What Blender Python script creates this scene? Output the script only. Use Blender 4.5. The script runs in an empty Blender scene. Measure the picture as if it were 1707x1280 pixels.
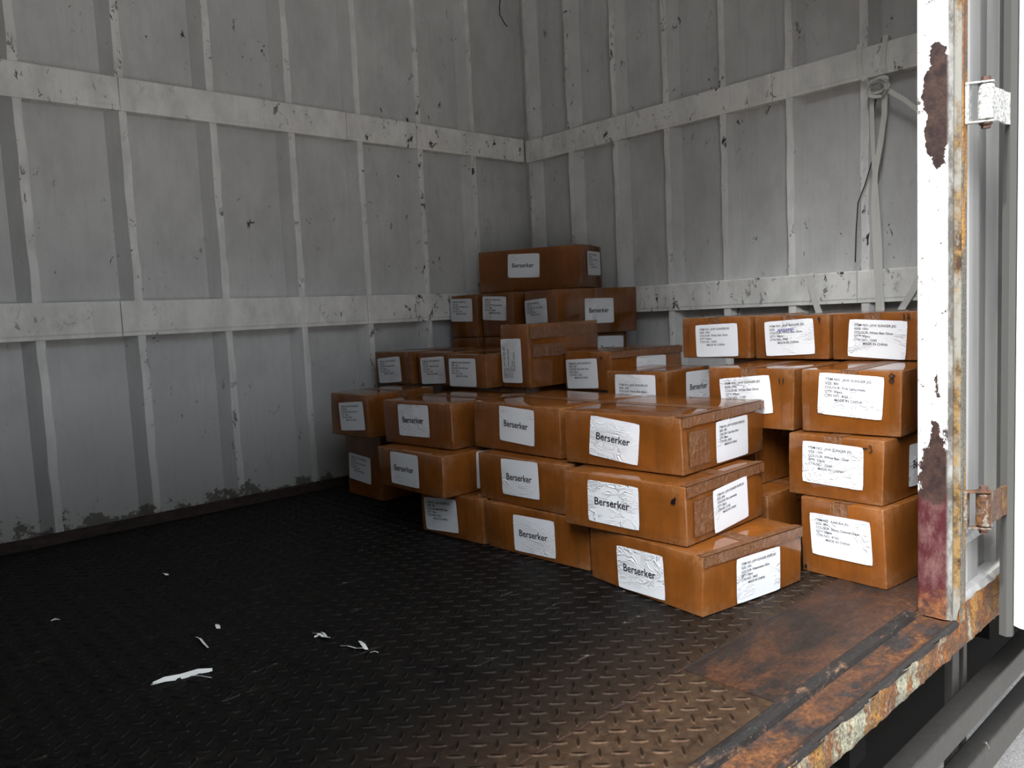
import bpy, math, random
import numpy as np
from mathutils import Vector, Matrix

random.seed(4)
SC = bpy.context.scene
COL = SC.collection

# ------------------------------------------------------------------ camera
cam_data = bpy.data.cameras.new('camera')
cam_data.sensor_width = 36.0
cam_data.lens = 36.0 * 1319.8 / 1707.0
cam_data.clip_start = 0.02
cam = bpy.data.objects.new('camera', cam_data)
COL.objects.link(cam)
_r = Vector((0.73398589, -0.67752722, -0.04713364))
_u = Vector((0.09498265, 0.03368462, 0.99490886))
_w = Vector((0.67249015, 0.73472595, -0.08907737))
cam.matrix_world = Matrix(((_r.x, _u.x, -_w.x, 0.0), (_r.y, _u.y, -_w.y, 0.0), (_r.z, _u.z, -_w.z, 0.73), (0, 0, 0, 1)))
SC.camera = cam

# ------------------------------------------------------------------ world, sun, exposure
world = bpy.data.worlds.new('sky')
SC.world = world
world.use_nodes = True
_n = world.node_tree.nodes
_bg = _n['Background']
_l = world.node_tree.links
_geo = _n.new('ShaderNodeTexCoord')
_sep = _n.new('ShaderNodeSeparateXYZ')
_rmp = _n.new('ShaderNodeValToRGB')     # dim surroundings low down, open bright sky above them
_l.new(_geo.outputs['Generated'], _sep.inputs[0])
_l.new(_sep.outputs['Z'], _rmp.inputs[0])
_e = _rmp.color_ramp.elements
_e[0].position = 0.0; _e[0].color = (0.10, 0.10, 0.10, 1)
_e[1].position = 0.30; _e[1].color = (0.16, 0.165, 0.17, 1)
for _p, _c in ((0.50, (0.75, 0.82, 0.90, 1)), (1.0, (0.85, 0.93, 1.0, 1))):
    _q = _e.new(_p); _q.color = _c
# bright haze round the sun
_dot = _n.new('ShaderNodeVectorMath'); _dot.operation = 'DOT_PRODUCT'
_l.new(_geo.outputs['Generated'], _dot.inputs[0])
_dot.inputs[1].default_value = Vector((-0.67, -0.21, 0.71)).normalized()
_hz = _n.new('ShaderNodeMapRange'); _hz.interpolation_type = 'SMOOTHSTEP'
_l.new(_dot.outputs['Value'], _hz.inputs['Value'])
_hz.inputs['From Min'].default_value = 0.90; _hz.inputs['From Max'].default_value = 1.0
_hz.inputs['To Min'].default_value = 0.0; _hz.inputs['To Max'].default_value = 12.0
_add = _n.new('ShaderNodeMix'); _add.data_type = 'RGBA'; _add.blend_type = 'ADD'; _add.inputs[0].default_value = 1.0
_l.new(_rmp.outputs[0], _add.inputs[6]); _l.new(_hz.outputs[0], _add.inputs[7])
_l.new(_add.outputs[2], _bg.inputs['Color'])
_bg.inputs['Strength'].default_value = 1.5
sun_data = bpy.data.lights.new('sun', 'SUN')
sun_data.energy = 3.4
sun_data.angle = math.radians(2.0)
sun_data.color = (1.0, 0.97, 0.92)
sun = bpy.data.objects.new('sun', sun_data)
COL.objects.link(sun)
SUN_DIR = Vector((0.62, 0.05, -0.78)).normalized()
sun.rotation_euler = SUN_DIR.to_track_quat('-Z', 'Y').to_euler()
sun.location = (-3, 0, 5)
SC.view_settings.view_transform = 'Standard'
SC.view_settings.look = 'None'
SC.view_settings.gamma = 1.0
SC.view_settings.use_curve_mapping = False
SC.view_settings.exposure = 0.9

# ------------------------------------------------------------------ node helper
class Mat:
    def __init__(s, name):
        s.m = bpy.data.materials.new(name)
        s.m.use_nodes = True
        s.t = s.m.node_tree
        s.b = s.t.nodes['Principled BSDF']
        s.tc = s.t.nodes.new('ShaderNodeTexCoord')
        s.co = s.tc.outputs['Object']
    def link(s, a, b): s.t.links.new(a, b)
    def put(s, node, key, v):
        if v is None: return
        if isinstance(v, bpy.types.NodeSocket): s.link(v, node.inputs[key])
        elif isinstance(v, tuple) and len(v) == 3 and node.inputs[key].type == 'RGBA': node.inputs[key].default_value = (*v, 1)
        else: node.inputs[key].default_value = v
    def mapv(s, scale=(1, 1, 1), rot=(0, 0, 0), loc=(0, 0, 0), co=None):
        n = s.t.nodes.new('ShaderNodeMapping')
        s.link(co or s.co, n.inputs['Vector'])
        n.inputs['Scale'].default_value = scale; n.inputs['Rotation'].default_value = rot; n.inputs['Location'].default_value = loc
        return n.outputs['Vector']
    def noise(s, scale, detail=4, rough=0.55, co=None, dist=0.0):
        n = s.t.nodes.new('ShaderNodeTexNoise')
        s.link(co or s.co, n.inputs['Vector'])
        n.inputs['Scale'].default_value = scale; n.inputs['Detail'].default_value = detail
        n.inputs['Roughness'].default_value = rough; n.inputs['Distortion'].default_value = dist
        return n.outputs[0]
    def voro(s, scale, co=None, out='Distance'):
        n = s.t.nodes.new('ShaderNodeTexVoronoi')
        s.link(co or s.co, n.inputs['Vector']); n.inputs['Scale'].default_value = scale
        return n.outputs[out]
    def ramp(s, fac, stops):
        n = s.t.nodes.new('ShaderNodeValToRGB')
        s.link(fac, n.inputs[0])
        e = n.color_ramp.elements
        while len(e) < len(stops): e.new(0.5)
        for el, (p, c) in zip(e, stops):
            el.position = p
            el.color = (c, c, c, 1) if isinstance(c, (int, float)) else (*c, 1)
        return n.outputs[0]
    def mix(s, f, a, b, mode='MIX'):
        n = s.t.nodes.new('ShaderNodeMix'); n.data_type = 'RGBA'; n.blend_type = mode
        s.put(n, 0, f); s.put(n, 6, a); s.put(n, 7, b)
        return n.outputs[2]
    def math(s, op, a, b=0.0, c=None):
        n = s.t.nodes.new('ShaderNodeMath'); n.operation = op
        s.put(n, 0, a); s.put(n, 1, b)
        if c is not None: s.put(n, 2, c)
        return n.outputs[0]
    def sep(s, co=None):
        n = s.t.nodes.new('ShaderNodeSeparateXYZ'); s.link(co or s.co, n.inputs[0]); return n.outputs
    def bump(s, h, strength=0.3, dist=0.002):
        n = s.t.nodes.new('ShaderNodeBump'); s.link(h, n.inputs['Height'])
        n.inputs['Strength'].default_value = strength; n.inputs['Distance'].default_value = dist
        s.link(n.outputs[0], s.b.inputs['Normal'])
    def set(s, **k):
        names = {'color': 'Base Color', 'rough': 'Roughness', 'metal': 'Metallic', 'spec': 'Specular IOR Level', 'coat': 'Coat Weight', 'coatr': 'Coat Roughness'}
        for q, v in k.items(): s.put(s.b, names[q], v)
        return s.m
    def world_co(s):
        g = s.t.nodes.new('ShaderNodeNewGeometry'); s.co = g.outputs['Position']; return s
    def rand_shift(s):
        oi = s.t.nodes.new('ShaderNodeObjectInfo')
        m = s.t.nodes.new('ShaderNodeVectorMath'); m.operation = 'MULTIPLY_ADD'
        c = s.t.nodes.new('ShaderNodeCombineXYZ')
        for i in range(3): s.link(oi.outputs['Random'], c.inputs[i])
        s.link(c.outputs[0], m.inputs[0]); m.inputs[1].default_value = (7, 13, 5); s.link(s.co, m.inputs[2])
        s.rand = oi.outputs['Random']; s.co = m.outputs[0]; return s

def simple(name, color, rough=0.6, metal=0.0, **k):
    m = Mat(name); return m.set(color=color, rough=rough, metal=metal, **k)

# ------------------------------------------------------------------ materials
def make_wall_paint(name, base, wear=1.0, black_foot=True, dirt=0.5):
    m = Mat(name).world_co()
    big = m.noise(1.6, 5, 0.6)
    mid = m.noise(9, 6, 0.65, co=m.mapv((1, 1, 0.5)))
    c = m.mix(m.ramp(big, [(0.35, 0.0), (0.7, 1.0)]), tuple(v * 0.86 for v in base), base)
    c = m.mix(m.math('MULTIPLY', m.ramp(mid, [(0.42, 0.0), (0.75, 1.0)]), dirt), c, tuple(v * 0.55 for v in base))
    # fine vertical streaks
    st = m.noise(60, 3, 0.6, co=m.mapv((1, 1, 0.05)))
    c = m.mix(m.math('MULTIPLY', m.ramp(st, [(0.5, 0.0), (0.8, 1.0)]), 0.25), c, tuple(v * 0.6 for v in base))
    # scraped dark marks
    sc = m.noise(25, 9, 0.75, co=m.mapv((1, 1, 0.6)), dist=0.6)
    gate = m.noise(2.3, 2, 0.5, co=m.mapv((1, 1, 1), loc=(3, 7, 2)))
    mark = m.math('MULTIPLY', m.ramp(sc, [(0.655 - 0.02 * wear, 0.0), (0.68 - 0.02 * wear, 1.0)]), m.ramp(gate, [(0.42, 0.0), (0.55, 1.0)]))
    c = m.mix(mark, c, (0.035, 0.03, 0.028))
    z = m.sep()[2]
    if black_foot:
        rag = m.noise(14, 8, 0.7)
        f = m.math('SUBTRACT', z, m.math('MULTIPLY', m.math('MAXIMUM', m.math('SUBTRACT', rag, 0.40), 0.0), 0.42))
        f = m.ramp(f, [(0.0, 1.0), (0.012, 0.0)])
        c = m.mix(f, c, (0.012, 0.011, 0.01))
        low = m.ramp(m.math('ADD', m.math('MULTIPLY', z, 1.4), m.math('MULTIPLY', mid, 0.5)), [(0.32, 1.0), (0.95, 0.0)])  # grime near the floor, deepened to paint in the shade low on the wall
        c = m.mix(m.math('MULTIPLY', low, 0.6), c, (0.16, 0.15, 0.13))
    m.bump(m.math('ADD', m.noise(3.5, 3, 0.5), m.math('MULTIPLY', mid, 0.25)), 0.35, 0.012)
    return m.set(color=c, rough=m.ramp(mid, [(0.3, 0.42), (0.7, 0.62)]), spec=0.35)

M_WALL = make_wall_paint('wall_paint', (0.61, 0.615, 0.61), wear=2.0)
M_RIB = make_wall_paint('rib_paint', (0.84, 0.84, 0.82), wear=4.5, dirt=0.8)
M_RAIL = make_wall_paint('rail_paint', (0.88, 0.88, 0.85), wear=3.6, black_foot=False, dirt=0.8)
M_CEIL = simple('ceiling_paint', (0.55, 0.55, 0.54), 0.6)

def make_floor(name='tread_plate', gain=1.0):
    m = Mat(name).world_co()
    x, y, z = m.sep()[:3]
    n1 = m.noise(2.2, 6, 0.65); n2 = m.noise(11, 8, 0.7); n3 = m.noise(70, 4, 0.6)
    c = m.mix(m.ramp(n2, [(0.35, 0.0), (0.7, 1.0)]), (0.0035, 0.0031, 0.0029), (0.011, 0.0092, 0.0080))
    c = m.mix(m.math('MULTIPLY', m.ramp(n3, [(0.55, 0.0), (0.75, 1.0)]), 0.4), c, (0.03, 0.025, 0.02))
    # rust spreads in from the doorway sill, ragged inner border
    r = m.math('ADD', y, m.math('MULTIPLY', m.math('SUBTRACT', n2, 0.5), 0.35))
    rm = m.ramp(m.math('MULTIPLY', r, 0.5), [(0.435, 0.85), (0.475, 0.35), (0.60, 0.0)])
    rm = m.math('MULTIPLY', rm, m.ramp(x, [(0.15, 0.35), (0.8, 1.0)]))
    rust = m.mix(m.ramp(m.noise(22, 8, 0.75), [(0.35, 0.0), (0.62, 1.0)]), (0.022, 0.013, 0.009), (0.060, 0.033, 0.018))
    rust = m.mix(m.ramp(n3, [(0.4, 0.0), (0.7, 0.6)]), rust, (0.085, 0.055, 0.032))
    c = m.mix(rm, c, rust)
    # pale scratches
    s1 = m.noise(5, 2, 0.4, co=m.mapv((1, 9, 1), rot=(0, 0, 0.9)))
    s2 = m.noise(80, 2, 0.5, co=m.mapv((0.08, 1, 1), rot=(0, 0, 0.7)))
    sm = m.math('MULTIPLY', m.ramp(s1, [(0.62, 0.0), (0.66, 1.0)]), m.ramp(s2, [(0.6, 0.0), (0.66, 1.0)]))
    c = m.mix(m.math('MULTIPLY', sm, 0.35), c, (0.12, 0.105, 0.09))
    # worn-through spots of bare metal and grit
    sp = m.ramp(m.voro(130), [(0.0, 1.0), (0.07, 0.0)])
    c = m.mix(m.math('MULTIPLY', sp, m.ramp(n2, [(0.6, 0.0), (0.66, 0.7)])), c, (0.35, 0.33, 0.3))
    m.bump(m.math('ADD', n3, m.math('MULTIPLY', n2, 1.5)), 0.45, 0.0025)
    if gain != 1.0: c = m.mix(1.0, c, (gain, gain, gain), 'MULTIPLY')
    return m.set(color=c, rough=m.ramp(n2, [(0.3, 0.45), (0.7, 0.7)]), metal=0.0, spec=0.10)
M_FLOOR = make_floor()
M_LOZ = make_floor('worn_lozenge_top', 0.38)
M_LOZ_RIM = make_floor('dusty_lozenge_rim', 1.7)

def make_rust(name, paint=(0.55, 0.54, 0.44), cover=0.5, bumpy=0.006, seed=0.0, stretch=(1, 1, 0.35), sc=9, hi=(0.42, 0.24, 0.05), mid=(0.30, 0.105, 0.022)):
    m = Mat(name).world_co()
    co = m.mapv(stretch, loc=(seed, seed * 2, seed))
    a = m.noise(sc, 9, 0.7, co=co, dist=0.4); b = m.noise(34, 8, 0.75, co=co); d = m.noise(4, 5, 0.6, co=co)
    rust = m.mix(m.ramp(b, [(0.36, 0.0), (0.62, 1.0)]), (0.045, 0.022, 0.014), mid)
    rust = m.mix(m.ramp(a, [(0.52, 0.0), (0.66, 1.0)]), rust, hi)
    pt = m.mix(m.ramp(b, [(0.4, 0.0), (0.7, 1.0)]), tuple(v * 0.6 for v in paint), paint)
    mask = m.ramp(m.math('ADD', m.math('MULTIPLY', a, 0.6), m.math('MULTIPLY', d, 0.4)), [(cover - 0.03, 0.0), (cover + 0.02, 1.0)])
    c = m.mix(mask, pt, rust)
    g = m.noise(150, 5, 0.75)
    c = m.mix(m.ramp(g, [(0.38, 0.75), (0.55, 0.0)]), c, (0.012, 0.008, 0.006))
    c = m.mix(m.ramp(g, [(0.62, 0.0), (0.72, 0.6)]), c, tuple(min(1.0, v * 1.8 + 0.03) for v in hi))
    m.bump(m.math('ADD', m.math('ADD', a, m.math('MULTIPLY', g, 0.3)), m.math('MULTIPLY', b, 0.6)), 0.8, bumpy)
    return m.set(color=c, rough=m.ramp(b, [(0.4, 0.5), (0.6, 0.8)]), spec=0.25)
M_SILLFACE = make_rust('flaking_sill_paint', (0.50, 0.49, 0.36), 0.475, 0.014, 1.3, sc=17)
M_SILLTOP = make_rust('rusty_sill_top', (0.022, 0.019, 0.019), 0.44, 0.003, 5.1, (0.6, 1, 1), 16, (0.13, 0.052, 0.016), (0.062, 0.024, 0.010))
M_LIP = make_rust('dark_worn_steel_lip', (0.014, 0.013, 0.013), 0.56, 0.003, 6.6, (0.4, 1, 1), 14, (0.22, 0.14, 0.08), (0.10, 0.04, 0.02))
M_FOOT = make_rust('blackened_base_trim', (0.22, 0.21, 0.19), 0.42, 0.003, 9.1, (0.4, 1, 1), 12, (0.02, 0.014, 0.010), (0.012, 0.009, 0.008))
M_PLATE = make_rust('rusty_smooth_plate', (0.030, 0.020, 0.015), 0.48, 0.0015, 2.2, (0.5, 1, 1), 7, (0.085, 0.033, 0.014), (0.042, 0.018, 0.010))
M_BRACKET = make_rust('rust_streaked_white', (0.55, 0.56, 0.55), 0.57, 0.003, 8.0)
M_BOLT = simple('rusty_bolt', (0.07, 0.035, 0.025), 0.7, 0.3)
M_BRACKET_OLD = make_rust('heavily_rusted_bracket', (0.22, 0.21, 0.18), 0.46, 0.004, 4.4, (1, 1, 0.6), 26, (0.22, 0.12, 0.03), (0.10, 0.04, 0.015))

def make_post():
    m = Mat('chipped_post_paint').world_co()
    x, y, z = m.sep()[:3]
    a = m.noise(7, 9, 0.72, dist=0.3); b = m.noise(40, 7, 0.7); d = m.noise(22, 8, 0.75, co=m.mapv((1, 1, 0.5)))
    white = m.mix(m.ramp(m.noise(14, 8, 0.7, co=m.mapv((1, 1, 0.4))), [(0.45, 0.0), (0.7, 0.75)]), (0.60, 0.61, 0.61), (0.30, 0.29, 0.27))
    white = m.mix(m.ramp(m.noise(30, 9, 0.85), [(0.575, 0.0), (0.59, 1.0)]), white, (0.06, 0.04, 0.03))
    dark = m.mix(m.ramp(b, [(0.4, 0.0), (0.65, 1.0)]), (0.014, 0.008, 0.008), (0.04, 0.022, 0.017))
    red = m.mix(m.ramp(d, [(0.45, 0.0), (0.68, 1.0)]), (0.040, 0.007, 0.010), (0.11, 0.06, 0.055))
    # bare patch high on the post: ellipse with a ragged border
    zy = m.math('DIVIDE', m.math('SUBTRACT', z, 1.13), 0.135)
    yy = m.math('DIVIDE', m.math('SUBTRACT', y, 0.647), 0.028)
    rr = m.math('ADD', m.math('MULTIPLY', zy, zy), m.math('MULTIPLY', yy, yy))
    rr = m.math('ADD', rr, m.math('MULTIPLY', m.math('SUBTRACT', m.noise(20, 7, 0.65), 0.5), 3.2))
    c = m.mix(m.ramp(rr, [(0.97, 1.0), (1.0, 0.0)]), white, dark)
    # lower half stripped to primer, then old red paint at the foot
    zz = m.math('ADD', z, m.math('MULTIPLY', m.math('SUBTRACT', a, 0.5), 0.35))
    edge = m.math('MULTIPLY', m.math('ABSOLUTE', m.math('SUBTRACT', y, 0.648)), 4.5)
    strip = m.ramp(m.math('ADD', zz, m.math('ADD', edge, m.math('MULTIPLY', m.math('SUBTRACT', d, 0.5), 0.5))), [(0.50, 1.0), (0.51, 0.0)])
    c = m.mix(strip, c, dark)
    zr = m.ramp(m.math('ADD', z, m.math('MULTIPLY', m.math('SUBTRACT', d, 0.5), 0.12)), [(0.265, 1.0), (0.275, 0.0)])
    c = m.mix(m.math('MULTIPLY', zr, strip), c, red)
    foot = m.ramp(m.math('ADD', z, m.math('MULTIPLY', m.math('SUBTRACT', a, 0.5), 0.3)), [(0.03, 1.0), (0.07, 0.0)])
    c = m.mix(m.math('MULTIPLY', foot, 0.8), c, m.mix(m.ramp(b, [(0.4, 0.0), (0.6, 1.0)]), (0.04, 0.022, 0.015), (0.2, 0.08, 0.03)))
    # folded return of the post: older grey coat, then rust-stained edge
    grey = m.mix(m.ramp(d, [(0.42, 0.0), (0.62, 1.0)]), (0.06, 0.055, 0.05), (0.20, 0.20, 0.19))
    ochre = m.mix(m.ramp(m.noise(9, 7, 0.7, co=m.mapv((1, 1, 0.5), loc=(2, 4, 1))), [(0.45, 0.0), (0.55, 1.0)]), (0.15, 0.147, 0.13), m.mix(m.ramp(b, [(0.4, 0.0), (0.6, 1.0)]), (0.03, 0.016, 0.008), (0.15, 0.095, 0.035)))
    c = m.mix(m.ramp(m.math('MULTIPLY', y, 1.0), [(0.6262, 1.0), (0.6268, 0.0)]), c, grey)
    c = m.mix(m.ramp(y, [(0.6138, 1.0), (0.6142, 0.0)]), c, ochre)
    m.bump(m.math('ADD', a, m.math('MULTIPLY', b, 0.5)), 0.6, 0.004)
    return m.set(color=c, rough=0.6, spec=0.18)
M_POST = make_post()

def make_ext(name, base):
    m = Mat(name).world_co()
    st = m.noise(26, 5, 0.65, co=m.mapv((1, 1, 0.04))); b = m.noise(6, 8, 0.7)
    c = m.mix(m.ramp(st, [(0.4, 0.0), (0.7, 1.0)]), base, tuple(v * 0.72 for v in base))
    c = m.mix(m.ramp(b, [(0.60, 0.0), (0.72, 0.5)]), c, (0.33, 0.30, 0.20))
    m.bump(m.noise(4, 3), 0.3, 0.01)
    return m.set(color=c, rough=0.5)
M_EXT = make_ext('dull_outer_paint', (0.33, 0.33, 0.325))
M_DOOR = make_ext('white_door_paint', (0.82, 0.82, 0.81))
M_GASKET = simple('grey_door_seal', (0.05, 0.05, 0.048), 0.7, spec=0.15)

def make_carton(name, hue):
    m = Mat(name).rand_shift()
    a = m.noise(5, 5, 0.6); st = m.noise(38, 5, 0.65, co=m.mapv((1, 1, 0.12))); f = m.noise(110, 4, 0.7, co=m.mapv((1, 1, 0.35)))
    c = m.mix(m.ramp(a, [(0.35, 0.0), (0.7, 1.0)]), tuple(v * 0.68 for v in hue), tuple(v * 1.18 for v in hue))
    c = m.mix(m.math('MULTIPLY', m.ramp(st, [(0.46, 0.0), (0.7, 1.0)]), 0.45), c, (0.095, 0.032, 0.008))
    # air trapped under the tape: slightly greyer flecks
    c = m.mix(m.math('MULTIPLY', m.ramp(f, [(0.62, 0.0), (0.7, 1.0)]), 0.12), c, (0.28, 0.17, 0.10))
    pt = m.t.nodes.new('ShaderNodeNewGeometry').outputs['Pointiness']
    ed = m.math('MULTIPLY', m.ramp(pt, [(0.515, 0.0), (0.58, 1.0)]), m.ramp(m.noise(35, 5, 0.7), [(0.40, 0.15), (0.62, 0.9)]))
    c = m.mix(ed, c, (0.42, 0.26, 0.15))
    v = m.math('ADD', 0.92, m.math('MULTIPLY', m.rand, 0.16))
    hs = m.t.nodes.new('ShaderNodeHueSaturation'); m.link(c, hs.inputs['Color']); m.link(v, hs.inputs['Value'])
    wr = m.noise(9, 4, 0.6, dist=0.8)
    m.bump(m.math('ADD', m.math('MULTIPLY', wr, 1.0), m.math('MULTIPLY', st, 0.06)), 0.12, 0.006)
    return m.set(color=hs.outputs[0], rough=m.ramp(a, [(0.3, 0.06), (0.7, 0.17)]), spec=0.5)
M_CARTON = make_carton('brown_taped_cardboard', (0.20, 0.064, 0.011))

def make_tape():
    m = Mat('crinkled_brown_tape').rand_shift()
    cr = m.noise(38, 6, 0.7, dist=3.0); lines = m.noise(110, 3, 0.6, co=m.mapv((1, 1, 0.15)))
    c = m.mix(m.ramp(cr, [(0.5, 0.0), (0.68, 1.0)]), (0.17, 0.062, 0.016), (0.25, 0.125, 0.055))
    m.bump(m.math('ADD', cr, lines), 1.0, 0.006)
    return m.set(color=c, rough=0.16, spec=0.7)
M_TAPE = make_tape()

def make_paper():
    m = Mat('white_label_paper').rand_shift()
    w = m.noise(11, 3, 0.6, co=m.mapv((1, 1, 2.2), rot=(0.4, 0.5, 0)), dist=2.2)
    ridge = m.math('ABSOLUTE', m.math('SUBTRACT', w, 0.5))
    ridge = m.ramp(ridge, [(0.0, 1.0), (0.05, 0.0)])
    gate = m.ramp(m.noise(9, 2, 0.5), [(0.5, 0.0), (0.62, 1.0)])
    m.bump(m.math('ADD', m.math('MULTIPLY', ridge, gate), m.math('MULTIPLY', m.noise(14, 3, 0.5), 0.6)), 0.75, 0.004)
    return m.set(color=(0.74, 0.76, 0.79), rough=0.33, spec=0.5)
M_PAPER = make_paper()
M_INK = simple('black_print', (0.015, 0.015, 0.02), 0.5)
M_PEN = simple('black_marker', (0.008, 0.008, 0.012), 0.35)
M_BLUE = simple('blue_marker', (0.01, 0.03, 0.35), 0.4)
M_STRAP = simple('white_webbing', (0.62, 0.62, 0.58), 0.6)
M_WIRE = simple('black_wire', (0.012, 0.012, 0.013), 0.45)
M_SCRAP = simple('white_plastic_scrap', (0.85, 0.85, 0.8), 0.4)
def make_asphalt():
    m = Mat('asphalt').world_co()
    g = m.noise(190, 5, 0.8); a = m.noise(1.5, 4)
    c = m.mix(m.ramp(g, [(0.38, 0.0), (0.62, 1.0)]), (0.15, 0.14, 0.135), (0.48, 0.455, 0.43))
    m.bump(g, 0.5, 0.004)
    return m.set(color=c, rough=0.85)
M_ASPHALT = make_asphalt()
def make_guard():
    m = Mat('grey_guard_paint').world_co()
    g = m.noise(45, 6, 0.75); a = m.noise(7, 8, 0.7, dist=0.5)
    c = m.mix(m.ramp(g, [(0.4, 0.0), (0.7, 1.0)]), (0.016, 0.015, 0.014), (0.030, 0.027, 0.024))
    c = m.mix(m.ramp(a, [(0.63, 0.0), (0.645, 1.0)]), c, (0.25, 0.25, 0.2))
    m.bump(g, 0.3, 0.002)
    return m.set(color=c, rough=0.6)
M_GUARD = make_guard()
M_UNDER = simple('black_chassis', (0.006, 0.006, 0.006), 0.9, spec=0.05)
M_RUBBER = simple('tyre_rubber', (0.016, 0.016, 0.018), 0.55)

# ------------------------------------------------------------------ mesh helpers
class MB:
    def __init__(s): s.v = []; s.f = []; s.mi = []
    def add(s, vs, fs, mi=0):
        o = len(s.v); s.v += [tuple(p) for p in vs]
        for f in fs: s.f.append([i + o for i in f]); s.mi.append(mi)
    def box(s, x0, x1, y0, y1, z0, z1, mi=0):
        v = [(x, y, z) for z in (z0, z1) for y in (y0, y1) for x in (x0, x1)]
        s.add(v, [(0, 2, 3, 1), (4, 5, 7, 6), (0, 1, 5, 4), (2, 6, 7, 3), (0, 4, 6, 2), (1, 3, 7, 5)], mi)
    def prism(s, prof, a, b, fn, mi=0, cap=True):
        """prof: closed list of 2D points; fn(p, t) -> 3D; t = a..b"""
        n = len(prof)
        s.add([fn(p, a) for p in prof] + [fn(p, b) for p in prof],
              [(i, (i + 1) % n, n + (i + 1) % n, n + i) for i in range(n)] + ([tuple(range(n))[::-1], tuple(range(n, 2 * n))] if cap else []), mi)
    def tube(s, pts, r, n=8, mi=0, cap=True):
        pts = [Vector(p) for p in pts]; rs = r if isinstance(r, (list, tuple)) else [r] * len(pts)
        vs = []; up = None
        for i, p in enumerate(pts):
            d = (pts[min(i + 1, len(pts) - 1)] - pts[max(i - 1, 0)]).normalized()
            if up is None: up = d.orthogonal().normalized()
            up = (up - d * up.dot(d)).normalized(); sd = d.cross(up)
            for k in range(n):
                t = 2 * math.pi * k / n
                vs.append(p + (up * math.cos(t) + sd * math.sin(t)) * rs[i])
        fs = [(i * n + k, i * n + (k + 1) % n, (i + 1) * n + (k + 1) % n, (i + 1) * n + k) for i in range(len(pts) - 1) for k in range(n)]
        if cap: fs += [tuple(range(n))[::-1], tuple(range((len(pts) - 1) * n, len(pts) * n))]
        s.add(vs, fs, mi)
    def band(s, pts, wdir, width, thick, ndir=None, mi=0):
        """flat webbing: centre line pts, width direction(s), thickness"""
        pts = [Vector(p) for p in pts]; n = len(pts); vs = []
        for i, p in enumerate(pts):
            w = Vector(wdir[i] if isinstance(wdir[0], (tuple, list, Vector)) else wdir).normalized()
            d = (pts[min(i + 1, n - 1)] - pts[max(i - 1, 0)]).normalized()
            w = (w - d * w.dot(d)).normalized(); nn = d.cross(w)
            wd = width[i] if isinstance(width, (list, tuple)) else width
            for a, b in ((-1, -1), (1, -1), (1, 1), (-1, 1)): vs.append(p + w * a * wd / 2 + nn * b * thick / 2)
        fs = [(i * 4 + k, i * 4 + (k + 1) % 4, i * 4 + 4 + (k + 1) % 4, i * 4 + 4 + k) for i in range(n - 1) for k in range(4)]
        fs += [(3, 2, 1, 0), (n * 4 - 4, n * 4 - 3, n * 4 - 2, n * 4 - 1)]
        s.add(vs, fs, mi)
    def build(s, name, mats, parent=None, smooth=False, bevel=0.0, loc=None):
        me = bpy.data.meshes.new(name); me.from_pydata(s.v, [], s.f); me.validate()
        for m in (mats if isinstance(mats, (list, tuple)) else [mats]): me.materials.append(m)
        if len(me.polygons) == len(s.mi): me.polygons.foreach_set('material_index', s.mi)
        me.polygons.foreach_set('use_smooth', [smooth] * len(me.polygons))
        me.update()
        o = bpy.data.objects.new(name, me); COL.objects.link(o)
        if loc: o.location = loc
        if parent: o.parent = parent
        if bevel:
            b = o.modifiers.new('bevel', 'BEVEL'); b.width = bevel; b.segments = 2; b.limit_method = 'ANGLE'
        return o

def tag(o, label, cat, group=None):
    o['label'] = label; o['category'] = cat
    if group: o['group'] = group
    return o
def thing(name, label, cat, loc=(0, 0, 0), rz=0.0, group=None):
    o = bpy.data.objects.new(name, None); COL.objects.link(o)
    o.empty_display_size = 0.05; o.location = loc; o.rotation_euler = (0, 0, rz)
    return tag(o, label, cat, group)
def struct(o): o['kind'] = 'structure'; return o

# ------------------------------------------------------------------ box body of the lorry
XR = 3.026      # inner face line of the right wall ribs
YB = 3.118      # inner face line of the back wall ribs
XL = -1.25      # unseen end of the body
YS = 0.62       # door side
ZT = 2.42
RD = 0.045      # rib height over the sheet

def rib_profile(positions, width, end, start, fa=0.006, fb=0.034):
    """(t, depth) polyline: sheet lies RD behind the rib face; ribs have a sloped flank"""
    pts = [(start - 0.06, RD)]
    for p in positions:
        pts += [(p - fa, RD), (p, 0.0), (p + width, 0.0), (p + width + fb, RD)]
    pts.append((end + 0.06, RD))
    return pts

def wall_mesh(name, prof, fn, mats, z0=-0.03, z1=ZT):
    mb = MB(); zs = np.linspace(z0, z1, 26)
    n = len(prof)
    vs = []
    for z in zs:
        for i, (t, d) in enumerate(prof):
            # knocks and dents in the ribs
            j = 0.0 if d > 0.01 else 0.0035 * math.sin(z * 9 + i * 1.7) * math.sin(z * 23 + i * 3.1)
            vs.append(fn(t + j, d, z))
    fs = []; mi = []
    for a in range(len(zs) - 1):
        for i in range(n - 1):
            fs.append((a * n + i, a * n + i + 1, (a + 1) * n + i + 1, (a + 1) * n + i))
            mi.append(1 if prof[i][1] < 0.01 and prof[i + 1][1] < 0.01 else 0)
    o = len(mb.v); mb.v += vs; mb.f += fs; mb.mi += mi
    # outer skin so the wall has thickness
    t0, t1 = prof[0][0], prof[-1][0]
    vv = [fn(t0, RD + 0.02, z0), fn(t1, RD + 0.02, z0), fn(t1, RD + 0.02, z1), fn(t0, RD + 0.02, z1)]
    mb.add(vv, [(0, 1, 2, 3)])
    return struct(mb.build(name, mats))

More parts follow.
